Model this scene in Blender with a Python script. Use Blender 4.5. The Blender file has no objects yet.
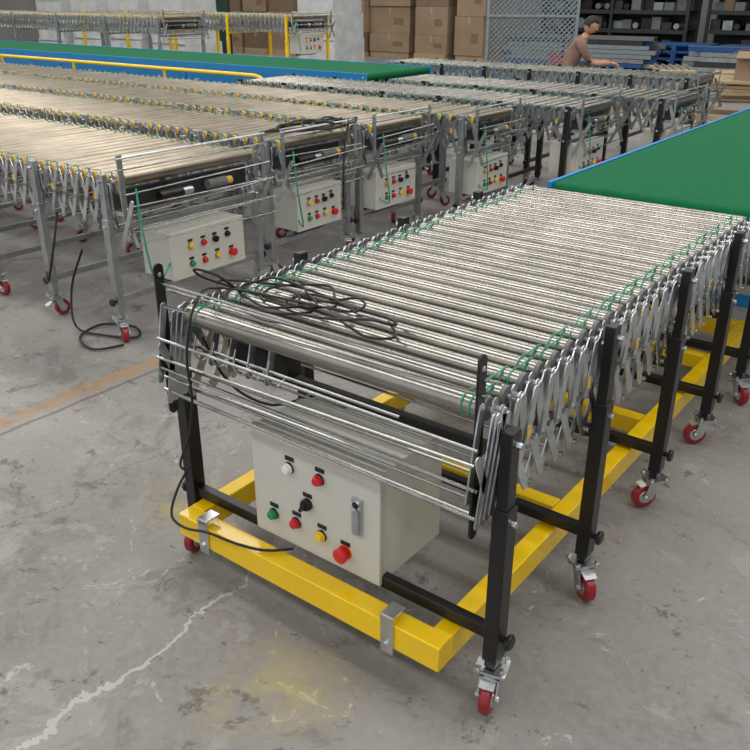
import bpy, math, random
from mathutils import Vector, Matrix
random.seed(4)
S = bpy.context.scene
S.view_settings.view_transform = 'Standard'

# ------------------------------------------------------------------ materials
def mat(name, col, met=0.0, rough=0.5, var=0.12, scale=12.0, bump=0.0, coat=0.0, spec=None):
    m = bpy.data.materials.new(name); m.use_nodes = True
    nt = m.node_tree; b = nt.nodes["Principled BSDF"]
    b.inputs["Metallic"].default_value = met
    b.inputs["Roughness"].default_value = rough
    if coat: b.inputs["Coat Weight"].default_value = coat
    if spec is not None: b.inputs["Specular IOR Level"].default_value = spec
    tc = nt.nodes.new("ShaderNodeTexCoord")
    n = nt.nodes.new("ShaderNodeTexNoise"); n.inputs["Scale"].default_value = scale
    n.inputs["Detail"].default_value = 5
    nt.links.new(tc.outputs["Object"], n.inputs["Vector"])
    r = nt.nodes.new("ShaderNodeValToRGB")
    r.color_ramp.elements[0].position = 0.3; r.color_ramp.elements[1].position = 0.7
    r.color_ramp.elements[0].color = tuple(c*(1-var) for c in col)+(1,)
    r.color_ramp.elements[1].color = tuple(min(1, c*(1+var)) for c in col)+(1,)
    nt.links.new(n.outputs["Fac"], r.inputs["Fac"])
    nt.links.new(r.outputs["Color"], b.inputs["Base Color"])
    if bump:
        bp = nt.nodes.new("ShaderNodeBump"); bp.inputs["Strength"].default_value = bump
        nt.links.new(n.outputs["Fac"], bp.inputs["Height"])
        nt.links.new(bp.outputs["Normal"], b.inputs["Normal"])
    return m

STEEL = mat("roller_steel", (0.36,0.345,0.315), 1, 0.27, 0.18, 7)
STEELB = mat("roller_steel_dull", (0.32,0.275,0.215), 1, 0.31, 0.18, 6)
ZINC = mat("zinc_plate", (0.60,0.63,0.65), 1, 0.30, 0.18, 20)
RODM = mat("tie_rod_steel", (0.36,0.36,0.35), 1, 0.25, 0.15, 20)
GALV = mat("galvanised_leg", (0.38,0.40,0.41), 0.85, 0.38, 0.2, 14)
BLACK = mat("black_powder_coat", (0.008,0.008,0.009), 0, 0.35, 0.2)
RUBBER = mat("black_cable_rubber", (0.008,0.008,0.009), 0, 0.5, 0.2)
YEL = mat("yellow_paint", (0.97,0.62,0.0), 0, 0.30, 0.06, 8, 0, 0.4)
YCAP = mat("yellow_plastic", (0.80,0.50,0.07), 0, 0.4, 0.05)
GCORD = mat("green_drive_cord", (0.04,0.33,0.20), 0, 0.3, 0.05)
RED = mat("red_polyurethane", (0.26,0.012,0.018), 0, 0.35, 0.1)
REDB = mat("red_button", (0.65,0.015,0.02), 0, 0.3, 0.05)
GRNB = mat("green_button", (0.01,0.28,0.10), 0, 0.3, 0.05)
YELB = mat("yellow_button", (0.9,0.60,0.02), 0, 0.3, 0.05)
WHTB = mat("white_button", (0.85,0.85,0.83), 0, 0.3, 0.03)
BOXM = mat("control_box_paint", (0.60,0.60,0.54), 0, 0.42, 0.03, 6)
BLUE = mat("blue_paint", (0.01,0.22,0.56), 0, 0.4, 0.06)
BLUED = mat("blue_pallet_paint", (0.01,0.08,0.26), 0, 0.6, 0.2)
BELT = mat("green_belt", (0.0,0.12,0.045), 0, 0.8, 0.12, 30, 0.05, 0, 0.2)
CARD = mat("cardboard", (0.31,0.22,0.145), 0, 0.8, 0.10, 3)
CARDD = mat("cardboard_dark", (0.20,0.14,0.09), 0, 0.8, 0.10, 3)
TAPE = mat("packing_tape", (0.42,0.32,0.19), 0, 0.35, 0.05)
WRAP = mat("plastic_wrap", (0.55,0.57,0.58), 0, 0.25, 0.15, 4, 0.5)
WOOD = mat("wood_pine", (0.42,0.31,0.19), 0, 0.7, 0.15, 5)
WALLM = mat("wall_paint", (0.26,0.26,0.245), 0, 0.8, 0.15, 1)
CEILM = mat("ceiling_sheet", (0.10,0.095,0.085), 0, 0.7, 0.1, 1)
SKIN = mat("skin", (0.50,0.27,0.17), 0, 0.5, 0.05)
SHIRT = mat("shirt_cloth", (0.24,0.15,0.12), 0, 0.85, 0.1, 20)
TROUS = mat("trouser_cloth", (0.03,0.035,0.05), 0, 0.85, 0.1, 20)
HAIR = mat("hair", (0.012,0.010,0.009), 0, 0.6, 0.2, 40)
LIPS = mat("lips", (0.38,0.13,0.10), 0, 0.5, 0.05)
EYEW = mat("eye_white", (0.8,0.8,0.78), 0, 0.3, 0.02)
DKSTEEL = mat("dark_steel", (0.05,0.055,0.06), 0.6, 0.5, 0.2)
GNET = mat("green_sheet", (0.01,0.045,0.03), 0, 0.8, 0.3, 3)
MESHM = mat("mesh_grey", (0.26,0.31,0.34), 0.4, 0.5, 0.1)
GREYP = mat("grey_plastic", (0.16,0.165,0.17), 0, 0.5, 0.1)

# ------------------------------------------------------------------ mesh builder
def frame_from(d):
    d = d.normalized()
    a = Vector((0,0,1)) if abs(d.z) < 0.9 else Vector((1,0,0))
    u = d.cross(a).normalized(); v = d.cross(u).normalized()
    return u, v

class MB:
    def __init__(s): s.v=[]; s.f=[]; s.m=[]
    def add(s, vs, fs, m):
        o=len(s.v); s.v += [tuple(p) for p in vs]
        s.f += [tuple(i+o for i in f) for f in fs]; s.m += [m]*len(fs)
    def box(s, c, d, m, R=None):
        c=Vector(c); x,y,z=[k/2 for k in d]
        vs=[Vector(p) for p in ((-x,-y,-z),(x,-y,-z),(x,y,-z),(-x,y,-z),(-x,-y,z),(x,-y,z),(x,y,z),(-x,y,z))]
        if R is not None: vs=[R@p for p in vs]
        s.add([p+c for p in vs], [(0,3,2,1),(4,5,6,7),(0,1,5,4),(1,2,6,5),(2,3,7,6),(3,0,4,7)], m)
    def lathe(s, o, d, prof, seg=16, rz=None):
        o=Vector(o); d=Vector(d).normalized(); u,v=frame_from(d)
        base=len(s.v)
        for t,r,_ in prof:
            for k in range(seg):
                a=2*math.pi*k/seg
                s.v.append(tuple(o+d*t+(u*math.cos(a)+v*math.sin(a))*r))
        for i in range(len(prof)-1):
            for k in range(seg):
                k2=(k+1)%seg
                s.f.append((base+i*seg+k, base+(i+1)*seg+k, base+(i+1)*seg+k2, base+i*seg+k2)); s.m.append(prof[i+1][2])
        s.f.append(tuple(base+k for k in range(seg))); s.m.append(prof[0][2])
        s.f.append(tuple(base+(len(prof)-1)*seg+k for k in reversed(range(seg)))); s.m.append(prof[-1][2])
    def cyl(s, p0, p1, r, m, seg=12, r2=None):
        p0=Vector(p0); p1=Vector(p1); d=p1-p0
        s.lathe(p0, d, [(0,r,m),(d.length, r if r2 is None else r2, m)], seg)
    def link(s, x, y0,z0,y1,z1,w,th,m,n=5):
        a=math.atan2(z1-z0,y1-y0); pts=[]
        for k in range(n+1):
            t=a-math.pi/2+math.pi*k/n; pts.append((y1+w*math.cos(t), z1+w*math.sin(t)))
        for k in range(n+1):
            t=a+math.pi/2+math.pi*k/n; pts.append((y0+w*math.cos(t), z0+w*math.sin(t)))
        N=len(pts)
        vs=[(x-th/2,p[0],p[1]) for p in pts]+[(x+th/2,p[0],p[1]) for p in pts]
        fs=[tuple(reversed(range(N))), tuple(range(N,2*N))]+[(k,(k+1)%N,N+(k+1)%N,N+k) for k in range(N)]
        s.add(vs,fs,m)
    def tube(s, pts, r, m, seg=8, smooth=4):
        pts=[Vector(p) for p in pts]
        rs = r if isinstance(r,(list,tuple)) else [r]*len(pts)
        if smooth>1 and len(pts)>2:
            P=[];RR=[]
            for i in range(len(pts)-1):
                p0=pts[max(i-1,0)];p1=pts[i];p2=pts[i+1];p3=pts[min(i+2,len(pts)-1)]
                for k in range(smooth):
                    t=k/smooth
                    P.append(0.5*((2*p1)+(p2-p0)*t+(2*p0-5*p1+4*p2-p3)*t*t+(3*p1-p0-3*p2+p3)*t**3))
                    RR.append(rs[i]*(1-t)+rs[i+1]*t)
            P.append(pts[-1]);RR.append(rs[-1]); pts=P; rs=RR
        base=len(s.v); u=None
        for i,p in enumerate(pts):
            d=(pts[min(i+1,len(pts)-1)]-pts[max(i-1,0)])
            if d.length<1e-9: d=Vector((0,0,1))
            d.normalize()
            if u is None: u,_=frame_from(d)
            u=(u-d*u.dot(d)); 
            if u.length<1e-6: u,_=frame_from(d)
            u.normalize(); v=d.cross(u)
            for k in range(seg):
                a=2*math.pi*k/seg
                s.v.append(tuple(p+(u*math.cos(a)+v*math.sin(a))*rs[i]))
        n=len(pts)
        for i in range(n-1):
            for k in range(seg):
                k2=(k+1)%seg
                s.f.append((base+i*seg+k,base+i*seg+k2,base+(i+1)*seg+k2,base+(i+1)*seg+k)); s.m.append(m)
        s.f.append(tuple(base+k for k in reversed(range(seg)))); s.m.append(m)
        s.f.append(tuple(base+(n-1)*seg+k for k in range(seg))); s.m.append(m)
    def ring(s, c, axis, R, r, m, seg=16, k2=6):
        c=Vector(c); u,v=frame_from(Vector(axis)); ax=Vector(axis).normalized()
        base=len(s.v)
        for i in range(seg):
            a=2*math.pi*i/seg; e=u*math.cos(a)+v*math.sin(a)
            for j in range(k2):
                b=2*math.pi*j/k2
                s.v.append(tuple(c+e*(R+r*math.cos(b))+ax*r*math.sin(b)))
        for i in range(seg):
            for j in range(k2):
                i2=(i+1)%seg;j2=(j+1)%k2
                s.f.append((base+i*k2+j,base+i2*k2+j,base+i2*k2+j2,base+i*k2+j2)); s.m.append(m)
    def ball(s, c, r, m, seg=14, rings=9, sc=(1,1,1), R=None, fn=None):
        c=Vector(c); vs=[]; fs=[]
        for i in range(rings+1):
            th=math.pi*i/rings
            for k in range(seg):
                a=2*math.pi*k/seg
                p=Vector((math.sin(th)*math.cos(a),math.sin(th)*math.sin(a),math.cos(th)))
                if fn: p=fn(p)
                p=Vector((p.x*r*sc[0],p.y*r*sc[1],p.z*r*sc[2]))
                if R is not None: p=R@p
                vs.append(p+c)
        for i in range(rings):
            for k in range(seg):
                k2=(k+1)%seg
                fs.append((i*seg+k,(i+1)*seg+k,(i+1)*seg+k2,i*seg+k2))
        s.add(vs,fs,m)
    def build(s, name, parent=None, loc=(0,0,0), rot=(0,0,0), bevel=0):
        me=bpy.data.meshes.new(name); used=[]
        for m in s.m:
            if m not in used: used.append(m)
        me.from_pydata(s.v,[],s.f)
        for m in used: me.materials.append(m)
        idx={m:i for i,m in enumerate(used)}
        me.polygons.foreach_set("material_index",[idx[m] for m in s.m])
        me.polygons.foreach_set("use_smooth",[True]*len(s.f))
        me.update()
        me.set_sharp_from_angle(angle=0.75)
        o=bpy.data.objects.new(name,me); S.collection.objects.link(o)
        o.location=loc; o.rotation_euler=rot
        if parent: o.parent=parent
        if bevel:
            b=o.modifiers.new("bevel","BEVEL"); b.width=bevel; b.segments=2; b.limit_method='ANGLE'; b.angle_limit=0.8
        return o

def empty(name, loc=(0,0,0), rotz=0):
    e=bpy.data.objects.new(name,None); S.collection.objects.link(e)
    e.location=loc; e.rotation_euler=(0,0,rotz); e.empty_display_size=0.2
    return e
def RZ(a): return Matrix.Rotation(a,3,'Z')
def RX(a): return Matrix.Rotation(a,3,'X')
def RY(a): return Matrix.Rotation(a,3,'Y')

# ------------------------------------------------------------------ caster
def caster(mb, x, y, ang, ztop=0.115, seg=20):
    R=RZ(ang); c=Vector((x,y,0))
    def T(p): return c+R@Vector(p)
    off=-0.030; wr=0.041
    ax=R@Vector((1,0,0))
    o=T((-0.0165,off,wr))
    mb.lathe(o, ax, [(0,0.010,ZINC),(0,0.021,ZINC),(0.003,0.023,RED),(0.003,wr-0.004,RED),(0.007,wr,RED),(0.026,wr,RED),(0.030,wr-0.004,RED),(0.030,0.023,RED),(0.033,0.021,ZINC),(0.033,0.010,ZINC)], seg)
    for sx in (-1,1):
        p=T((sx*0.022,off*0.55,0.066)); mb.box(p,(0.004,0.034,0.056),ZINC,R@RX(-0.35))
        mb.cyl(T((sx*0.019,off,wr)),T((sx*0.029,off,wr)),0.009,ZINC,8)
    mb.box(T((0,-0.004,0.093)),(0.049,0.052,0.006),ZINC,R)
    mb.lathe(T((0,0,0.094)),(0,0,1),[(0,0.026,ZINC),(0.006,0.028,ZINC),(0.012,0.02,ZINC),(0.014,0.02,ZINC)],14)
    mb.box(T((0,0,ztop-0.006)),(0.075,0.065,0.006),ZINC,R)
    for a,b in ((-1,-1),(-1,1),(1,-1),(1,1)):
        mb.cyl(T((a*0.029,b*0.025,ztop-0.014)),T((a*0.029,b*0.025,ztop+0.006)),0.006,ZINC,6)
    mb.box(T((0,0.036,0.074)),(0.034,0.044,0.004),ZINC,R@RX(-0.45))
    mb.box(T((0,off-0.01,0.087)),(0.036,0.03,0.004),ZINC,R@RX(0.3))

# ------------------------------------------------------------------ control box
def control_box(parent, x0, x1, y, z0, z1, depth, layout, seg=16):
    mb=MB(); cx=(x0+x1)/2; w=x1-x0; h=z1-z0; cz=(z0+z1)/2
    mb.box((cx,y+depth/2+0.012,cz),(w-0.006,depth-0.012,h-0.006),BOXM)
    mb.box((cx,y+0.008,cz),(w,0.016,h),BOXM)
    mb.box((cx,y+depth*0.6,z0-0.012),(w*0.85,0.03,0.02),BLACK)
    mb.build("enclosure",parent,bevel=0.003)
    b=MB()
    k=min(1.0,w/0.42)
    for fx,fz,colr,kind in layout:
        px=x0+fx*w; pz=z1-fz*h
        b.box((px,y-0.0008,pz+0.026*k),(0.030*k,0.002,0.012*k),BLACK)
        if kind=='stop':
            b.lathe((px,y,pz),(0,-1,0),[(0,0.021*k,YELB),(0.003,0.021*k,YELB),(0.003,0.012*k,colr),(0.018,0.012*k,colr),(0.020,0.021*k,colr),(0.027,0.021*k,colr),(0.031,0.016*k,colr)],seg)
        elif kind=='knob':
            b.lathe((px,y,pz),(0,-1,0),[(0,0.017*k,BLACK),(0.010,0.017*k,BLACK),(0.012,0.014*k,BLACK),(0.016,0.014*k,BLACK)],seg)
            b.box((px,y-0.020,pz),(0.009*k,0.016,0.028*k),BLACK,RY(0.5))
        else:
            b.lathe((px,y,pz),(0,-1,0),[(0,0.017*k,ZINC),(0.004,0.017*k,ZINC),(0.005,0.0155*k,BLACK),(0.009,0.0155*k,BLACK),(0.009,0.012*k,colr),(0.019,0.012*k,colr),(0.021,0.010*k,colr)],seg)
    b.build("push_buttons",parent)
    return mb

LAY_MAIN=[(.32,.26,WHTB,'b'),(.56,.25,REDB,'b'),(.455,.53,BLACK,'knob'),(.17,.77,GRNB,'b'),(.36,.755,REDB,'b'),(.565,.765,YELB,'b'),(.745,.82,REDB,'stop')]
LAY_BG=[(.25,.34,YELB,'b'),(.42,.34,REDB,'b'),(.58,.34,BLACK,'knob'),(.75,.30,BLACK,'b'),(.25,.72,GRNB,'b'),(.42,.72,REDB,'b'),(.6,.70,YELB,'b'),(.8,.72,REDB,'stop')]

# ------------------------------------------------------------------ roller conveyor
def roller_conveyor(loc, rotz, W, L, pitch, ztop, legs, LEG, ROL, CAP, leg_tops=None, main=False, seg=12, rr=0.022,
                    cord=True, lat_h=0.25, linkm=None):
    e=empty("roller_conveyor",loc,rotz); linkm=linkm or ZINC
    zc=ztop-0.0235; n=int(L/pitch)+1
    xa=-W+0.055; xb=-0.055
    mb=MB()
    for i in range(n):
        y=i*pitch; r=rr; sg=seg
        if i==0: r=rr*1.2; sg=max(seg,20)
        jz=random.uniform(-.002,.002)
        mb.lathe((xa,y,zc+jz),(1,0,0),[(0,r*0.55,CAP),(0.0,r*0.92,CAP),(0.006,r*0.98,CAP),(0.008,r,ROL),(0.009,r,ROL),(xb-xa-0.009,r,ROL),(xb-xa-0.008,r,CAP),(xb-xa-0.006,r*0.98,CAP),(xb-xa,r*0.92,CAP),(xb-xa,r*0.55,CAP)],sg)
        mb.cyl((-W+0.018,y,zc+jz),(-0.018,y,zc+jz),0.006,ZINC,8)
    mb.build("rollers",e)
    if cord:
        g=MB()
        for i in range(n):
            y=i*pitch; r=rr*1.2 if i==0 else rr
            for k,xo in enumerate((0.030,0.050)):
                if not main and k==1: continue
                for sx in ((xb-xo),(xa+xo)):
                    g.ring((sx,y,zc),(1,0,0),r+0.0005,0.0022,GCORD,14,5)
                    if i<n-1 and (i+k)%2==0:
                        g.tube([(sx,y,zc+r+.001),(sx,y+pitch/2,zc+rr-.003),(sx,y+pitch,zc+rr+.001)],0.0022,GCORD,5,2)
                        g.tube([(sx,y,zc-r-.001),(sx,y+pitch,zc-rr-.001)],0.0022,GCORD,5,1)
        g.build("drive_cords",e)
    lt=MB(); zt=zc+0.006; zb=zc-lat_h; lw=0.0125 if main else 0.011
    span=1.75 if main else 0.95
    for sx,dirx in ((-0.030,1),(-W+0.030,-1)):
        for i in range(n):
            y=i*pitch
            ye=min(y+pitch*span,(n-1)*pitch+pitch*.9)
            lt.link(sx+dirx*0.006,y,zt,ye,zb,lw,0.003,linkm)
            lt.link(sx-dirx*0.004,y,zb,ye,zt,lw,0.003,linkm)
            lt.cyl((sx-0.010,(y+ye)/2,(zt+zb)/2),(sx+dirx*0.014,(y+ye)/2,(zt+zb)/2),0.0075,RODM,6)
            for zz in (zt,zb):
                lt.cyl((sx-0.010,y,zz),(sx+dirx*0.014,y,zz),0.0065,RODM,6)
            if main:
                lt.link(sx+dirx*0.012,y,zc+.004,y+pitch*.32,zc-lat_h*.50,0.0115,0.003,linkm)
                lt.link(sx+dirx*0.016,y+pitch*.66,zc+.004,y+pitch*.32,zc-lat_h*.50,0.0115,0.003,linkm)
                lt.cyl((sx,y+pitch*.32,zc-lat_h*.50),(sx+dirx*.021,y+pitch*.32,zc-lat_h*.50),0.006,RODM,6)
            lt.link(sx-dirx*0.010,y,zc+0.018,y,zc-0.05,0.0125,0.003,linkm)
            if i%4==1: lt.box((sx+dirx*0.019,y+pitch*.36,zc-lat_h*.36),(0.002,0.014,0.028),YCAP)
    for i in range(0,n,2):
        y=i*pitch; lt.cyl((-W+0.03,y,zb+0.01),(-0.03,y,zb+0.01),0.004,RODM,6)
    lt.build("scissor_lattice",e)
    lg=MB(); cs=MB(); t=0.038 if main else 0.036
    angs={0:0.25,1:0.9}
    for q,y in enumerate(legs):
        top=(leg_tops[q] if leg_tops else ztop+0.01)
        for x in (0.0,-W):
            s=1 if x==0 else -1
            lg.box((x,y,(0.115+top)/2),(t*0.72,t,top-0.115),LEG)
            lg.box((x,y,(0.115+top*0.72)/2+0.02),(t,t*1.18,top*0.72-0.115),LEG)
            for zz in (0.2,top*0.70,top-0.03):
                lg.cyl((x+s*0.012,y,zz),(x+s*0.030,y,zz),0.008,ZINC if zz>0.3 else BLACK,8)
            lg.lathe((x+s*t*.5,y+0.0,0.20),(s,0,0),[(0,0.008,BLACK),(0.012,0.008,BLACK),(0.012,0.019,BLACK),(0.020,0.021,BLACK),(0.026,0.017,BLACK)],8)
            lg.box((x-s*0.022,y,zc-0.06),(0.010,0.05,0.10),ZINC)
            a=random.uniform(-1.1,1.1) if main else random.uniform(-2.6,2.6)
            if main and x==0 and q in angs: a=angs[q]
            caster(cs,x,y,a,seg=18 if main else 12)
        lg.box((-W/2,y+0.002,0.205),(W-0.03,t*0.7,t*0.85),LEG)
        if not main or q>0:
            lg.box((-W/2,y,zb-0.02),(W-0.03,t*0.7,t*0.7),LEG)
    lg.build("legs",e,bevel=0.002)
    cs.build("casters",e)
    return e,zc,zb

# ---------------- main conveyor
W=1.02
E,zc,zb=roller_conveyor((0,0,0),0,W,1.87,0.0775,0.795,[0,0.5,1.05,1.57,2.02],BLACK,STEEL,GREYP,
        leg_tops=[0.74,0.812,0.812,0.812,0.64],main=True,seg=24,rr=0.0235,lat_h=.24)
control_box(E,-0.745,-0.318,-0.02,0.195,0.522,0.27,LAY_MAIN,20)
hd=MB()
hx=-0.735+.835*.42; hz=0.522-.5*.322+.02
hd.box((hx,-0.024,hz),(0.030,0.008,0.105),ZINC)
hd.box((hx,-0.031,hz-0.012),(0.018,0.010,0.07),ZINC)
hd.lathe((hx,-0.026,hz+0.036),(0,-1,0),[(0,0.010,ZINC),(0.006,0.010,ZINC),(0.006,0.004,BLACK),(0.007,0.004,BLACK)],12)
hd.build("door_latch",E,bevel=0.002)

fr=MB()
zf=0.1435; hf=0.072
fr.box((-0.54,-0.070,zf),(0.90,0.055,hf),YEL)
for x in (-0.115,-0.965):
    fr.box((x,1.195,zf),(0.052,2.48,hf),YEL)
for y in (0.62,1.30,2.0):
    fr.box((-0.54,y,zf+0.002),(0.79,0.05,hf-0.01),YEL)
fr.box((-0.42,2.46,zf),(1.15,0.06,hf),YEL)
fr.build("yellow_base_frame",E,bevel=0.003)
br=MB()
for x in (-0.88,-0.235):
    br.box((x,-0.101,0.147),(0.038,0.005,0.112),ZINC)
    br.box((x,-0.077,0.203),(0.038,0.052,0.005),ZINC)
    br.cyl((x,-0.100,0.12),(x,-0.110,0.12),0.008,ZINC,6)
for x in (-0.045,-W+0.012):
    br.link(x,-0.055,0.50,-0.055,0.90,0.015,0.006,BLACK,8)
    br.cyl((x-0.006,-0.055,0.885),(x+0.006,-0.055,0.885),0.006,ZINC,8)
    br.link(x+0.008,-0.035,0.56,0.01,0.76,0.014,0.005,BLACK,6)
    br.link(x+0.004,-0.09,0.60,-0.055,0.80,0.010,0.004,ZINC,6)
br.build("brackets",E,bevel=0.001)
rd=MB()
def rod(y,z,r=0.004,xa=-W+0.01,xb=-0.03,dz=0,dy=0): rd.cyl((xa,y,z),(xb,y+dy,z+dz),r,RODM,8)
rod(-0.055,0.862,0.0035); rod(-0.03,0.835,0.0035,dy=.03); rod(-0.058,0.80,xb=-.03,dz=.03)
rod(-0.080,0.715,0.0045); rod(-0.090,0.665,0.004,dz=.02); rod(-0.085,0.635,0.0045,dz=-.01); rod(-0.07,0.60,0.004,dz=.015)
rod(-0.075,0.565,0.0045,dz=-.015); rod(-0.05,0.54,0.004); rod(0.02,0.585,0.004,dz=.01)
rod(0.03,0.66,0.0045,xb=-.3)
rd.build("tie_rods",E)
ep=MB()
for x in (-0.022,-W+0.035):
    for k in range(4):
        ep.link(x+0.002*k,-0.08+0.016*k,0.54+0.004*k,-0.035+0.016*k,0.775-0.004*k,0.010,0.003,ZINC)
    ep.link(x,-0.09,0.70,-0.03,0.56,0.011,0.003,ZINC)
ep.build("end_scissor_plates",E)
mo=MB()
for x,y,z,l in ((-0.90,0.16,0.665,0.12),(-0.88,0.34,0.665,0.14),(-0.55,0.26,0.67,0.10)):
    mo.lathe((x,y,z),(1,0,0),[(0,0.022,GREYP),(0.004,0.030,BLACK),(l*.7,0.030,BLACK),(l*.72,0.026,BLACK),(l,0.026,BLACK),(l,0.010,GALV),(l+.03,0.010,GALV)],18)
    mo.box((x+l*.4,y,z+0.035),(l*.5,0.04,0.025),BLACK)
for k,x in enumerate((-.95,-.88,-.80,-.75,-.68)):
    mo.tube([(x,0.0,0.71),(x+.01,-0.02,0.67),(x+.028,-.01,0.65),(x+.040,0.01,0.668)],0.0030,GALV,6)
for k in range(4):
    mo.link(-0.93+.07*k,0.03,0.63,0.06,0.73,0.012,0.004,GALV)
mo.box((-0.52,0.12,0.60),(0.80,0.035,0.025),BLACK)
mo.box((-0.5,0.33,0.595),(0.9,0.03,0.025),BLACK)
mo.box((-0.80,0.10,0.655),(0.22,0.05,0.06),BLACK)
mo.build("drive_unit",E)
cb=MB()
def coil(mb,cx,cy,z,rx,ry,turns,r=0.0042,seed=1,w=.13):
    rnd=random.Random(seed); pts=[]
    for i in range(turns*10):
        a=2*math.pi*i/10; g=1+0.34*math.sin(i*0.37+seed)+rnd.uniform(-w,w)
        pts.append((cx+rx*g*math.cos(a)+0.05*math.sin(i*.21),cy+ry*g*math.sin(a),z+0.012*math.sin(i*.9)+0.014+rnd.uniform(0,.014)))
    return pts
p=coil(cb,-0.77,0.15,0.799,0.15,0.085,3,seed=2,w=.2)
p=[(-0.985,-0.05,0.30),(-0.95,-0.10,0.36),(-0.88,-0.115,0.48),(-0.845,-0.12,0.60),(-0.855,-0.115,0.72),(-0.87,-0.06,0.835),(-0.90,0.06,0.84)]+p
cb.tube(p,0.0036,RUBBER,7,4)
cb.tube(coil(cb,-0.63,0.16,0.799,0.13,0.065,2,seed=5,w=.25)+[(-.50,.1,.812),(-.43,.08,.810),(-.38,.12,.810),(-.45,.19,.810)],0.0036,RUBBER,7,4)
cb.tube([(-0.90,0.10,0.83),(-0.94,0.03,0.87),(-0.93,0.0,0.90),(-0.89,0.04,0.88),(-0.87,0.10,0.82)],0.0036,RUBBER,7,5)
cb.tube([(-1.0,-0.03,0.30),(-1.01,-0.075,0.24),(-0.99,-0.12,0.185),(-0.93,-0.125,0.17),(-0.84,-0.12,0.19),(-0.74,-0.105,0.188),(-0.66,-0.08,0.188),(-.6,-.03,.19)],0.004,RUBBER,7,4)
cb.tube([(-0.95,0.02,0.70),(-0.90,0.06,0.56),(-0.8,0.12,0.5),(-0.70,0.2,0.53),(-.6,.2,.524)],0.004,RUBBER,7,4)
cb.build("cables",E)

# ---------------- belt conveyors
def belt_conveyor(loc,rotz,Wb,Lb,ztop,legs,hh=0.13):
    e=empty("belt_conveyor",loc,rotz)
    b=MB(); r=0.035; n=8
    prof=[]
    for k in range(n+1):
        a=math.pi/2+math.pi*k/n; prof.append((r+r*math.cos(a)+0.0,ztop-r+r*math.sin(a)))
    for k in range(n+1):
        a=-math.pi/2+math.pi*k/n; prof.append((Lb-r+r*math.cos(a),ztop-r+r*math.sin(a)))
    N=len(prof); x0,x1=-Wb+0.022,-0.022
    vs=[(x0,y,z) for y,z in prof]+[(x1,y,z) for y,z in prof]
    b.add(vs,[tuple(range(N)),tuple(reversed(range(N,2*N)))]+[(k,N+k,N+(k+1)%N,(k+1)%N) for k in range(N)],BELT)
    b.build("green_belt",e)
    f=MB()
    for x in (-0.010,-Wb+0.010):
        f.box((x,Lb/2,ztop+0.006-hh/2),(0.018,Lb+0.02,hh),BLUE)
        for y in legs:
            f.box((x,y,(ztop-0.12)/2),(0.05,0.06,ztop-0.12),BLUE)
            f.box((x,y,0.006),(0.10,0.12,0.012),BLUE)
    for y in legs:
        f.box((-Wb/2,y,0.25),(Wb-.04,0.04,0.05),BLUE)
        f.box((-Wb/2,y,ztop-0.14),(Wb-.04,0.05,0.05),BLUE)
    for y in (0.012,Lb-0.012):
        f.cyl((-Wb-0.004,y+0.02,ztop-.035),(0.004,y+0.02,ztop-.035),0.012,ZINC,10)
    f.build("blue_frame",e,bevel=0.003)
    return e
belt_conveyor((0.16,1.93,0),0,1.05,5.2,0.805,[0.62,2.4,4.6])
belt_conveyor((-4.45,6.35,0),math.pi/2,1.12,11.0,0.82,[0.3,2.6,5.0,7.4,9.8],0.2)

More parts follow.
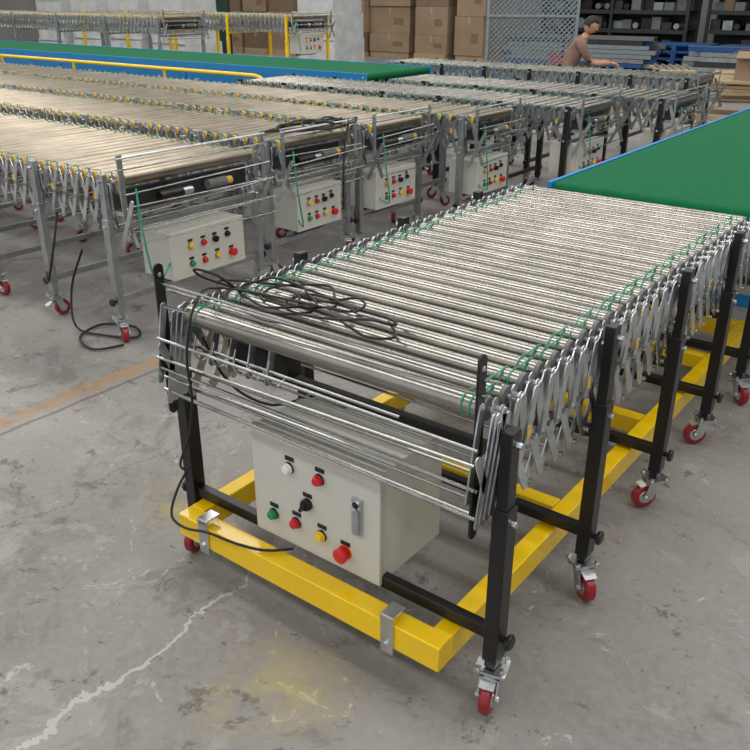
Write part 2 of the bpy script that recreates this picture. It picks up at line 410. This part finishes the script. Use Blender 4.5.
# ---------------- background roller conveyors (run towards -X)
def bg(xend,yfar,W,L,ztop=0.79,seed=0,box=(0.26,0.77),LEG=GALV,pitch=0.085,guardh=0.07,step=0.55,cap=YCAP,rol=STEELB,cable=False,boxz=(0.22,0.46)):
    random.seed(seed+11)
    legs=[0.03+step*k for k in range(int(L/step)+1)]
    e,zc,zb=roller_conveyor((xend,yfar,0),math.pi/2,W,L,pitch,ztop,legs,LEG,rol,cap,seg=12,cord=True,lat_h=0.21,rr=0.0235)
    g=MB()
    for x in (-0.03,-W+0.03):
        g.box((x,-0.07,(ztop-0.20+ztop+guardh)/2),(0.028,0.006,0.20+guardh),ZINC)
        g.box((x,-0.04,ztop-0.16),(0.03,0.07,0.02),ZINC)
        g.link(x+0.01,-0.12,ztop-0.30,-0.03,ztop-0.05,0.012,0.004,ZINC)
        g.link(x-0.01,-0.03,ztop-0.32,-0.14,ztop-0.10,0.012,0.004,ZINC)
    g.cyl((-W+.01,-0.07,ztop+guardh-.015),(-.01,-0.07,ztop+guardh-.015),0.006,ZINC,8)
    g.cyl((-W+.01,-0.07,ztop+guardh*.35),(-.01,-0.07,ztop+guardh*.35),0.005,RODM,8)
    for dy,dz in ((-0.10,-0.07),(-0.13,-0.12),(-0.09,-0.17),(-0.12,-0.22),(-.05,-.26),(-.14,-.29)):
        g.cyl((-W+.02,dy,ztop+dz),(-.02,dy+random.uniform(-.02,.02),ztop+dz+random.uniform(-.02,.02)),0.004,RODM,7)
    g.box((-W/2,0.05,ztop-.13),(W-.12,.03,.10),DKSTEEL)
    g.lathe((-W*0.72,-0.02,ztop-.13),(1,0,0),[(0,0.025,BLACK),(0.14,0.025,BLACK),(0.14,0.020,ZINC),(0.2,0.020,ZINC)],12)
    g.lathe((-W*0.38,0.0,ztop-.13),(1,0,0),[(0,0.025,GREYP),(0.12,0.025,GREYP),(0.12,0.020,YCAP),(0.16,0.020,YCAP)],12)
    g.build("end_guard",e)
    if box:
        control_box(e,-W+box[0],-W+box[1],-0.06,boxz[0],boxz[1],0.22,LAY_BG,12)
    c=MB()
    c.tube([(-W+.08,-.1,ztop-.05),(-W+.06,-.14,ztop-.25),(-W+.12,-.12,boxz[0]+.05),(-W+box[0]+.02,-.03,boxz[0]+.1)] if box else [(-.1,0,.6),(-.1,0,.5),(-.1,.1,.5)],0.005,GCORD,6,4)
    if cable:
        c.tube(coil(c,-W*.45,0.10,ztop+.01,0.26,0.10,4,seed=seed),0.0055,RUBBER,6,3)
        c.tube(coil(c,-W*.30,-0.02,ztop+.03,0.12,0.10,3,seed=seed+3)+[(-W*.3,-.13,ztop-.1),(-W*.35,-.15,ztop-.3),(-W*.3,-.12,ztop-.45)],0.0055,RUBBER,6,3)
    c.build("cables",e)
    return e
c1=bg(-2.54,1.84,0.95,5.4,seed=1,box=(0.27,0.76),guardh=.10,boxz=(.24,.48))
fc=MB()
fc.tube([(-0.93,.30,.40),(-0.97,.38,.2),(-1.03,.30,.03),(-0.99,.12,.012),(-0.91,-.02,.012),(-0.83,.10,.012),(-0.91,.26,.012),(-1.08,.2,.012),(-1.13,.02,.012),(-1.01,-.05,.012)],0.006,RUBBER,7,5)
fc.tube([(-0.91,.5,.55),(-0.99,.45,.40),(-1.02,.5,.22),(-0.95,.62,.25)],0.006,RUBBER,7,5)
fc.build("floor_cable",c1)
bg(-2.62,2.72,0.70,6.4,seed=2,box=(0.14,0.54),cable=True,boxz=(0.26,0.50))
bg(-2.58,3.46,0.66,7.2,seed=3,box=(0.06,0.50),cable=False,boxz=(0.26,0.50))
bg(-2.28,4.16,0.64,9.5,seed=4,box=(0.08,0.50),boxz=(0.26,0.50))
bg(-1.92,5.08,0.72,3.4,seed=5,box=(0.05,0.50),cap=GREYP,rol=STEEL,LEG=BLACK,boxz=(.30,.54))
bg(-1.56,6.02,0.78,2.7,seed=6,box=(0.05,0.50),cap=GREYP,rol=STEEL,LEG=BLACK,cable=False,boxz=(.32,.56))
bg(-1.95,7.7,0.72,3.6,seed=7,box=None,cap=GREYP,rol=STEEL,LEG=BLACK,guardh=.04)
bg(-8.0,8.9,0.90,5.0,ztop=1.22,seed=8,box=(0.2,0.7),LEG=YEL,cap=YCAP,boxz=(0.7,0.98),step=1.2,guardh=.06)
bg(-9.2,7.5,0.80,5.5,ztop=1.22,seed=9,box=None,LEG=GALV,step=1.2,guardh=.08)

gp=MB()
gp.tube([(-10.5,5.0,0.76),(-7,5.0,0.76),(-5.9,5.0,0.76),(-5.65,5.0,0.75),(-5.56,5.0,0.68),(-5.55,5.0,0.5),(-5.55,5.0,0.0)],0.020,YEL,10,4)
for x in (-7.1,-8.8,-10.4): gp.cyl((x,5.0,0),(x,5.0,0.75),0.018,YEL,10)
gp.build("yellow_guard_rail")

hz=MB()
for k in range(12):
    hz.box((-2.75+0.09*k,4.25,0.06),(0.09,0.07,0.10),YEL if k%2 else BLACK)
hz.box((-2.25,4.25,0.005),(1.14,0.16,0.01),YEL)
hz.build("hazard_striped_stop",loc=(.75,0,0),bevel=0.002)

# ---------------- cardboard cartons
def carton(mb,x,y,z,sx,sy,sz,m):
    mb.box((x,y,z+sz/2),(sx,sy,sz),m)
    mb.box((x,y,z+sz+0.001),(sx*1.002,0.06,0.003),TAPE)
    mb.box((x,y-sy/2-0.001,z+sz-0.08),(0.06,0.003,0.16),TAPE)
    mb.box((x+sx*.22,y-sy/2-0.002,z+sz*.45),(sx*.25,0.003,sz*.25),CARDD)
    mb.box((x+sx/2+.001,y,z+sz*.5),(0.003,sy*.3,sz*.3),CARDD)
random.seed(3)
ct=MB(); x=-15.2; 
while x<-10.0:
    sx=random.choice((0.8,0.95,1.25)); z=0.14; dy=random.uniform(-.25,.25)
    ct.box((x+sx/2,17.0+dy,0.07),(sx*.95,1.0,0.14),WOOD)
    lim=random.uniform(1.7,2.3)
    while z<lim:
        sz=random.choice((0.42,0.62,0.85))
        carton(ct,x+sx/2+random.uniform(-.03,.03),17.0+dy+random.uniform(-.05,.05),z,sx-.03,1.0,sz,random.choice((CARD,CARD,CARDD)))
        z+=sz+0.004
    x+=sx+random.choice((.03,.03,.2))
xc=x
ct.build("stacked_cartons",bevel=0.004)
ct=MB(); x=-17.6
while x<-15.6:
    z=0.14; ct.box((x+.45,16.0,0.07),(.85,.9,.14),WOOD)
    for k in range(3): carton(ct,x+.45,16,z,.85,.85,.45,random.choice((CARD,CARDD))); z+=.454
    x+=.95
ct.build("stacked_cartons",bevel=0.004)
random.seed(31)
def wrapped(loc):
    wp=MB(); wp.box((0,0,.07),(1.1,1.0,.14),WOOD)
    z=.14
    for q in range(3):
        hh=random.uniform(.38,.5)
        wp.box((random.uniform(-.02,.02),0,z+hh/2),(1.06-.03*q,.96-.03*q,hh),WRAP,RZ(random.uniform(-.04,.04))); z+=hh
        wp.box((0,-.49,z-.03),(1.0,.01,.02),GREYP)
    wp.build("wrapped_pallet",loc=loc,bevel=.03)
for k in range(4): wrapped((-17.6+1.35*k,10.9,0))
wrapped((-11.6,13.2,0))

# ---------------- wire mesh screen
ws=MB(); wW,wH=1.5,2.3
for x in (-wW/2,wW/2): ws.box((x,0,wH/2),(0.05,0.05,wH),MESHM); ws.box((x,0,.01),(.2,.4,.02),MESHM)
for z in (0.1,wH/2,wH): ws.box((0,0,z),(wW,0.04,0.04),MESHM)
st=0.085
k=-wH
while k<wW:
    for sgn in (1,-1):
        a0=max(k,0); a1=min(k+wH,wW)
        if a1>a0:
            if sgn==1: p0=(-wW/2+a0,0,a0-k); p1=(-wW/2+a1,0,a1-k)
            else: p0=(wW/2-a0,0.008,a0-k); p1=(wW/2-a1,0.008,a1-k)
            ws.cyl(p0,p1,0.013,MESHM,4)
    k+=st
ws.build("wire_mesh_screen",loc=(-6.5,12.5,0),rot=(0,0,0.5))

# ---------------- steel racks
def rack(loc,seed,n=14):
    random.seed(seed); rk=MB()
    for x in (-1.9,0,1.9):
        for y in (-0.4,0.4): rk.box((x,y,1.25),(0.07,0.07,2.5),DKSTEEL)
    for z in (0.15,0.62,1.05,1.5,2.0):
        for y in (-.4,.4): rk.box((0,y,z),(3.85,0.04,0.08),DKSTEEL)
        rk.box((0,0,z+.045),(3.8,0.8,0.015),DKSTEEL)
    rk.box((0,.42,1.1),(3.8,.01,2.0),DKSTEEL)
    for z in (0.2,0.67,1.10,1.55):
        for j in range(n):
            x=-1.72+random.uniform(-.03,.03)+j*.26; m=random.choice((GREYP,GALV,CARDD,BLACK,DKSTEEL,GREYP,MESHM))
            if random.random()<.35: rk.cyl((x,-.35,z+.08),(x,.35,z+.08),0.07,m,10)
            else:
                h=random.uniform(.14,.32); rk.box((x,random.uniform(-.1,.1),z+h/2),(.23,.6,h),m)
    rk.build("storage_rack",loc=loc)
rack((-8.3,20.6,0),8); rack((-4.2,21.2,0),9); rack((-13.2,19.4,0),10)
pl=MB()
for k in range(3):
    z=k*0.15
    for j in range(7): pl.box((0,-0.5+j*.165,z+.135),(1.25,0.11,0.022),BLUED)
    for j in (-.55,0,.55): pl.box((j,0,z+.07),(0.1,1.1,0.10),BLUED)
    for j in (-.5,0,.5): pl.box((0,j,z+.01),(1.25,0.1,0.02),BLUED)
p0=pl.build("blue_pallet_stack",loc=(-6.0,18.9,0))
p1=bpy.data.objects.new("blue_pallet_stack",p0.data); S.collection.objects.link(p1); p1.location=(-4.5,18.8,0)
random.seed(21)
def profiles(loc,rz,rows=26):
    pp=MB()
    for k in range(rows):
        pp.box((random.uniform(-.2,.2),(k%7)*.11-.35,0.08+(k//7)*.09),(3.2,0.09,0.08),random.choice((GREYP,GALV,DKSTEEL,MESHM,BLUED)))
    for x in (-1.1,1.1): pp.box((x,0,0.02),(.1,1,.04),WOOD)
    pp.build("steel_profile_stack",loc=loc,rot=(0,0,rz))
profiles((-3.2,16.3,0),0.1,40); profiles((xc+2.1,17.2,0),0.05,44)
gn=MB()
for k in range(5):
    gn.box((k*1.22,0,0.95),(1.18,0.04,1.7),GNET)
    for s in (-.59,.59): gn.box((k*1.22+s,0,0.95),(.04,.06,1.9),DKSTEEL)
    gn.box((k*1.22,0,1.82),(1.2,.06,.05),DKSTEEL)
gn.build("green_partition_screen",loc=(-19.5,12.6,0))
pt=MB()
for x in (-.2,.2): pt.box((x,.5,0.08),(0.15,1.1,0.06),REDB); pt.cyl((x-.05,.95,.04),(x+.05,.95,.04),0.04,BLACK,12)
pt.box((0,-.1,0.25),(0.5,0.14,0.35),REDB); pt.tube([(0,-.15,.35),(0,-.25,.8),(0,-.35,1.35)],0.025,BLACK,8,3)
pt.ring((0,-.37,1.42),(0,1,.2),0.10,0.016,BLACK,14,6); pt.cyl((-.06,-.2,.09),(.06,-.2,.09),0.09,BLACK,14)
pt.build("pallet_truck",loc=(-7.0,14.8,0),rot=(0,0,.6))
wb=MB()
wb.box((0,0,0.60),(1.4,0.7,0.03),WOOD)
for a in (-.65,.65):
    for b in (-.3,.3): wb.box((a,b,.295),(.05,.05,.58),WOOD)
wb.box((0,-.3,.2),(1.3,.03,.06),WOOD); wb.box((0,.3,.2),(1.3,.03,.06),WOOD)
wb.build("wooden_bench",loc=(-1.9,9.3,0),rot=(0,0,.1),bevel=.003)
oc=MB()
for sx in (-1,1): oc.box((sx*.2,0,.13),(.006,.3,.26),CARD); oc.box((sx*.26,0,.28),(.13,.3,.005),CARD,RY(sx*.5))
for sy in (-1,1): oc.box((0,sy*.15,.13),(.4,.006,.26),CARD); oc.box((0,sy*.2,.27),(.4,.12,.005),CARD,RX(-sy*.6))
oc.box((0,0,.004),(.4,.3,.008),CARD)
oc.build("open_carton",loc=(-1.95,9.30,0.617),rot=(0,0,.1))
random.seed(5)
sb=MB()
for k in range(9):
    sb.box((random.uniform(-.1,.1),random.uniform(-.05,.05),.03+.045*k),(1.9,.55,.04),random.choice((WOOD,WOOD,CARD)),RZ(random.uniform(-.06,.06)))
sb.build("stacked_boards",loc=(-2.4,12.9,0),rot=(0,0,.3))

# ---------------- seated worker (low stool)
def worker(loc,rotz):
    e=empty("seated_worker",loc,rotz); D=-.15
    J=[(0,0,.35),(0.04,0,.47),(0.13,0,.65),(0.20,0,.77),(0.245,0,.85),(0.275,0,.90)]
    R=[(.17,.14),(.155,.13),(.17,.135),(.12,.10),(.058,.058),(.052,.052)]
    edges=[(0,1),(1,2),(2,3),(3,4),(4,5)]
    def chain(start,pts,rs):
        prev=start
        for p_,r_ in zip(pts,rs):
            J.append(p_);R.append((r_,r_));edges.append((prev,len(J)-1));prev=len(J)-1
        return prev
    for s in (1,-1):
        chain(3,[(.19,s*.14,.76),(.20,s*.195,.725),(.28,s*.18,.60),(.35,s*.135,.50),(.47,s*.115,.495),(.60,s*.09,.505),(.635,s*.075,.505)],[.078,.068,.055,.044,.036,.026,.024])
        chain(0,[(.08,s*.13,.33),(.27,s*.22,.40),(.45,s*.275,.45),(.46,s*.27,.33),(.45,s*.26,.20),(.43,s*.25,.09),(.50,s*.255,.045),(.60,s*.26,.03)],[.095,.080,.062,.056,.048,.038,.036,.028])
    me=bpy.data.meshes.new("body"); me.from_pydata(J,edges,[])
    o=bpy.data.objects.new("body_tmp",me); S.collection.objects.link(o)
    sk=o.modifiers.new("skin","SKIN"); sk.use_smooth_shade=True
    for i,r in enumerate(R): me.skin_vertices[0].data[i].radius=r; me.skin_vertices[0].data[i].use_root=(i==0)
    su=o.modifiers.new("sub","SUBSURF"); su.levels=2; su.render_levels=2
    dg=bpy.context.evaluated_depsgraph_get(); dg.update()
    bm=bpy.data.meshes.new_from_object(o.evaluated_get(dg)); bpy.data.objects.remove(o)
    bm.materials.clear()
    for m in (SHIRT,SKIN,TROUS,BLACK): bm.materials.append(m)
    for pl in bm.polygons:
        c=pl.center; pl.use_smooth=True
        if c.z<.055 or (c.z<.10 and c.x>.40): k=3
        elif c.z<.375: k=2
        elif c.z<.43 and c.x<.24: k=2
        elif c.z<.54 and c.x>=.15 and abs(c.y)>.185: k=2
        elif c.z>.835 and c.x>.2: k=1
        elif abs(c.y)>.04 and c.x>.335: k=1
        else: k=0
        pl.material_index=k
    b=bpy.data.objects.new("body",bm); S.collection.objects.link(b); b.parent=e
    h=MB(); HR=RY(0.45); hc=Vector((.315,0,1.145+D))
    def fn(p):
        x,y,z=p
        w=1-0.18*max(0,-z)**1.3; x2=x*(1-0.10*max(0,-z)); y2=y*w
        nz=math.exp(-((z+.10)**2)/.03-(y**2)/.02)*(1 if x>0 else 0)
        x2+=0.22*nz
        x2+=0.07*math.exp(-((z-.18)**2)/.01-(y**2)/.2)*(1 if x>0 else 0)
        x2-=0.10*(math.exp(-((z-.02)**2)/.012-((abs(y)-.38)**2)/.02))*(1 if x>0 else 0)
        x2+=0.08*math.exp(-((z+.85)**2)/.03-(y**2)/.05)*(1 if x>0 else 0)
        return Vector((x2,y2,z))
    h.ball(hc,0.112,SKIN,32,24,(.88,.70,1.02),HR,fn)
    def H(p): return hc+HR@(Vector(p)*0.112)
    for s in (1,-1):
        h.ball(H((.74,s*.27,.03)),.013,EYEW,10,6,(.7,1.1,.7),HR); h.ball(H((.80,s*.27,.02)),.006,HAIR,8,5,(1,1,1),HR)
        h.ball(H((0.0,s*.72,0)),.03,SKIN,10,8,(.6,.3,1.0),HR)
        h.tube([H((.80,s*.14,.20)),H((.82,s*.28,.24)),H((.72,s*.42,.18))],.004,HAIR,6,3)
    h.tube([H((.84,-.2,-.46)),H((.90,0,-.43)),H((.84,.2,-.46))],.006,LIPS,6,3)
    h.tube([H((.82,-.18,-.52)),H((.87,0,-.54)),H((.82,.18,-.52))],.006,LIPS,6,3)
    h.build("head",e)
    hr=MB()
    def hf(p):
        x,y,z=p
        k=1.0
        if x>0.15 and z<.45: k=.80
        if z<-.45: k=.72
        return Vector((x*k,y*k,z*k))
    hr.ball(hc+HR@Vector((-.006,0,.008)),0.118,HAIR,28,20,(.92,.74,1.04),HR,hf)
    hr.build("hair",e)
    hn=MB()
    for s in (1,-1):
        w=Vector((.635,s*.075,.655+D)); d=Vector((.9,-s*.25,-.25)).normalized(); sd=Vector((.25,s*.95,0)).normalized(); up=d.cross(sd).normalized()
        if up.z<0: up=-up
        M=Matrix((d,sd,up)).transposed()
        hn.ball(w+d*.045,.045,SKIN,14,10,(1.1,.92,.42),M)
        for j,ln in enumerate((.062,.072,.068,.052)):
            o0=w+d*.080+sd*((j-1.5)*-.0195)
            hn.tube([o0-d*.02,o0+d*ln*.35,o0+d*ln*.7-up*.012,o0+d*ln*.9-up*.032],[.0095,.0090,.0082,.0065],SKIN,8,3)
        o0=w+d*.03-sd*.032
        hn.tube([w+d*.02-sd*.012,o0-sd*.012,o0+d*.03-sd*.022-up*.008,o0+d*.052-sd*.012-up*.02],[.014,.0115,.010,.008],SKIN,8,3)
    hn.cyl((.73,-.10,.612+D),(.73,.10,.612+D),.016,ZINC,10)
    hn.build("hands",e)
    return e
wx,wy=-4.86,10.45
pb=MB(); pb.box((0,0,.04),(1.3,1.3,.08),WOOD)
for j in range(6): pb.box((0,-.54+j*.216,.09),(1.3,.16,.02),WOOD)
pb.build("low_wooden_platform",loc=(wx+.15,wy+.08,0),rot=(0,0,.5),bevel=.003)
worker((wx,wy,0.10),0.50)
sl=MB(); sl.lathe((0,0,.165),(0,0,1),[(0,.16,WOOD),(.0,.17,WOOD),(.045,.17,WOOD),(.05,.16,WOOD)],20)
for a in range(4):
    t=a*math.pi/2+.4; sl.cyl((.12*math.cos(t),.12*math.sin(t),.17),(.16*math.cos(t),.16*math.sin(t),0),.017,WOOD,8)
sl.build("wooden_stool",loc=(wx,wy,0.10))
wt=MB(); wt.box((0,0,.525),(.50,.9,.03),WOOD)
for a in (-.22,.22):
    for b_ in (-.4,.4): wt.box((a,b_,.255),(.05,.05,.51),DKSTEEL)
for k in range(5): wt.cyl((-.2+.1*k,-.3,.56),(-.2+.1*k,.3,.56),.02,ZINC,10)
wt.build("assembly_table",loc=(wx+1.50*math.cos(.5),wy+1.50*math.sin(.5),0),rot=(0,0,.5))

# ---------------- room shell
def plane_box(name,c,d,m):
    b=MB(); b.box(c,d,m); return b.build(name)
fl=MB(); fl.box((-6,8,-0.05),(44,40,0.1),WALLM); floor=fl.build("floor")
FM=bpy.data.materials.new("concrete_floor"); FM.use_nodes=True
nt=FM.node_tree; N=nt.nodes; Lk=nt.links; bs=N["Principled BSDF"]
geo=N.new("ShaderNodeNewGeometry"); pos=geo.outputs["Position"]
def noise(scale,detail=6,rough=.55,dist=0):
    n=N.new("ShaderNodeTexNoise"); n.inputs["Scale"].default_value=scale; n.inputs["Detail"].default_value=detail
    n.inputs["Roughness"].default_value=rough; n.inputs["Distortion"].default_value=dist
    Lk.new(pos,n.inputs["Vector"]); return n.outputs["Fac"]
def ramp(src,a,b,c0=(0,0,0,1),c1=(1,1,1,1)):
    r=N.new("ShaderNodeValToRGB"); r.color_ramp.elements[0].position=a; r.color_ramp.elements[1].position=b
    r.color_ramp.elements[0].color=c0; r.color_ramp.elements[1].color=c1; Lk.new(src,r.inputs["Fac"]); return r.outputs["Color"]
def mth(op,a,b=None,c=None):
    m=N.new("ShaderNodeMath"); m.operation=op
    for i,x in enumerate((a,b,c)):
        if x is None: continue
        if isinstance(x,(int,float)): m.inputs[i].default_value=x
        else: Lk.new(x,m.inputs[i])
    return m.outputs[0]
def mix(f,a,b):
    m=N.new("ShaderNodeMix"); m.data_type='RGBA'
    if isinstance(f,(int,float)): m.inputs[0].default_value=f
    else: Lk.new(f,m.inputs[0])
    for i,x in ((6,a),(7,b)):
        if isinstance(x,tuple): m.inputs[i].default_value=x
        else: Lk.new(x,m.inputs[i])
    return m.outputs[2]
sep=N.new("ShaderNodeSeparateXYZ"); Lk.new(pos,sep.inputs[0]); X=sep.outputs[0]; Y=sep.outputs[1]
col=ramp(noise(1.1,8,.6),.32,.68,(.18,.172,.164,1),(.29,.277,.264,1))
col=mix(mth('MULTIPLY',ramp(noise(38,4,.7),.42,.7),.25),col,(.39,.375,.355,1))
col=mix(mth('MULTIPLY',ramp(noise(3.4,7,.7,.6),.57,.59),.40),col,(.36,.35,.335,1))
col=mix(mth('MULTIPLY',ramp(noise(2.6,7,.75,.9),.54,.62),.55),col,(.11,.102,.095,1))
col=mix(mth('MULTIPLY',ramp(noise(1.7,7,.8,.5),.53,.66),.50),col,(.13,.115,.10,1))
col=mix(mth('MULTIPLY',ramp(noise(9,6,.8,1.2),.62,.65),.65),col,(.50,.49,.47,1))
col=mix(mth('MULTIPLY',ramp(noise(6,7,.8,.4),.59,.63),.7),col,(.075,.07,.065,1))
col=mix(mth('MULTIPLY',ramp(noise(22,5,.8,.4),.63,.66),.8),col,(.06,.056,.05,1))
col=mix(mth('MULTIPLY',ramp(noise(4.6,6,.8,.8),.66,.72),.45),col,(.36,.29,.08,1))
wob=mth('MULTIPLY',mth('SUBTRACT',noise(3.0,6,.7),.5),.26)
wid=mth('MULTIPLY',noise(7,4,.6),.030)
d=mth('ABSOLUTE',mth('ADD',mth('ADD',X,.77),wob))
crack=mth('MULTIPLY',mth('LESS_THAN',d,mth('SUBTRACT',wid,.009)),mth('LESS_THAN',Y,0.25))
col=mix(mth('MULTIPLY',crack,.65),col,(.52,.51,.49,1))
d2=mth('ABSOLUTE',mth('ADD',mth('ADD',X,1.55),mth('MULTIPLY',wob,2.0)))
crack2=mth('MULTIPLY',mth('LESS_THAN',d2,.006),mth('LESS_THAN',Y,1.6))
col=mix(mth('MULTIPLY',crack2,.6),col,(.10,.10,.09,1))
d3=mth('ABSOLUTE',mth('ADD',mth('ADD',X,2.24),mth('MULTIPLY',mth('SUBTRACT',noise(6,5),.5),.035)))
ln=mth('MULTIPLY',mth('LESS_THAN',d3,.045),mth('MULTIPLY',ramp(noise(12,5,.7),.3,.6),.85))
col=mix(ln,col,(.34,.20,.095,1))
d4=mth('ABSOLUTE',mth('ADD',mth('ADD',X,2.16),mth('MULTIPLY',mth('SUBTRACT',noise(6,5),.5),.03)))
col=mix(mth('MULTIPLY',mth('LESS_THAN',d4,.010),.6),col,(.08,.07,.06,1))
def spot(cx,cy,r,strength):
    dx=mth('SUBTRACT',X,cx); dy=mth('SUBTRACT',Y,cy)
    dd=mth('SQRT',mth('ADD',mth('MULTIPLY',dx,dx),mth('MULTIPLY',dy,dy)))
    f=mth('SUBTRACT',1.0,mth('DIVIDE',dd,r)); f=mth('MAXIMUM',f,0)
    return mth('MULTIPLY',mth('MULTIPLY',f,ramp(noise(9,6,.7,1),.4,.65)),strength)
for cx,cy,r,s in ((-.42,-.24,.20,.6),(-1.25,.12,.18,.9),(-.50,-.42,.12,.5)):
    col=mix(spot(cx,cy,r,s),col,(.42,.34,.06,1))
Lk.new(col,bs.inputs["Base Color"])
rg=mth('ADD',mth('MULTIPLY',noise(4,5),.30),.36); Lk.new(rg,bs.inputs["Roughness"])
bp=N.new("ShaderNodeBump"); bp.inputs["Strength"].default_value=.15; Lk.new(noise(30,6,.7),bp.inputs["Height"]); Lk.new(bp.outputs[0],bs.inputs["Normal"])
floor.data.materials.clear(); floor.data.materials.append(FM)

plane_box("wall_back_left",(-19.5,24,3.5),(15,0.2,7),WALLM)
plane_box("wall_back_right",(2,24,3.5),(20,0.2,7),WALLM)
plane_box("wall_back_lintel",(-10,24,5.5),(4,0.2,3),WALLM)
plane_box("wall_left",(-26.9,8,3.5),(0.2,32,7),WALLM)
plane_box("wall_right",(12,8,3.5),(0.2,32,7),WALLM)
plane_box("ceiling",(-7.5,8,7.1),(39,33,0.2),CEILM)
dr=MB()
for x in (-11.9,-8.1): dr.box((x,23.87,2.0),(.15,.1,4.0),DKSTEEL)
dr.box((-10,23.87,4.0),(4.0,.1,.2),DKSTEEL)
for k in range(8): dr.box((-11.2,23.85,.3+.48*k),(1.2,.04,.46),GREYP)
dr.build("door_1")
tr=MB()
for x in (-22,-15,-8,-1,6):
    tr.box((x,8,6.85),(.15,31.5,.25),DKSTEEL)
tr.build("trim_roof_beams")
cm=MB()
for x in (-20,-14): cm.box((x,21.5,3.5),(.35,.35,7),WALLM); cm.box((x,21.5,.15),(.5,.5,.3),YEL)
cm.build("support_columns")

# ---------------- lights
def area(name,loc,rot,sx,sy,p,col=(1,.975,.93)):
    l=bpy.data.lights.new(name,'AREA'); l.shape='RECTANGLE'; l.size=sx; l.size_y=sy; l.energy=p; l.color=col
    o=bpy.data.objects.new(name,l); S.collection.objects.link(o); o.location=loc; o.rotation_euler=rot; return o
for i,y in enumerate((-4.5,0.5,5.5,10.5,15.5,20.5)):
    area("added_strip_lamp",(-7,y,6.68),(0,0,0),32,1.1,(740,800,800,700,540,440)[i])  # unseen strips added for overhead light, laid along X to streak the rollers
w=bpy.data.worlds.new("world"); S.world=w; w.use_nodes=True
w.node_tree.nodes["Background"].inputs[0].default_value=(.97,.98,1,1)
w.node_tree.nodes["Background"].inputs[1].default_value=0.85

# ---------------- camera
cd=bpy.data.cameras.new("camera"); cd.sensor_width=36; cd.lens=39.7; cd.clip_end=200
co=bpy.data.objects.new("camera",cd); S.collection.objects.link(co)
co.location=(0.674,-1.341,1.55); co.rotation_euler=(math.radians(90-24.97),0,math.radians(37.32))
S.camera=co
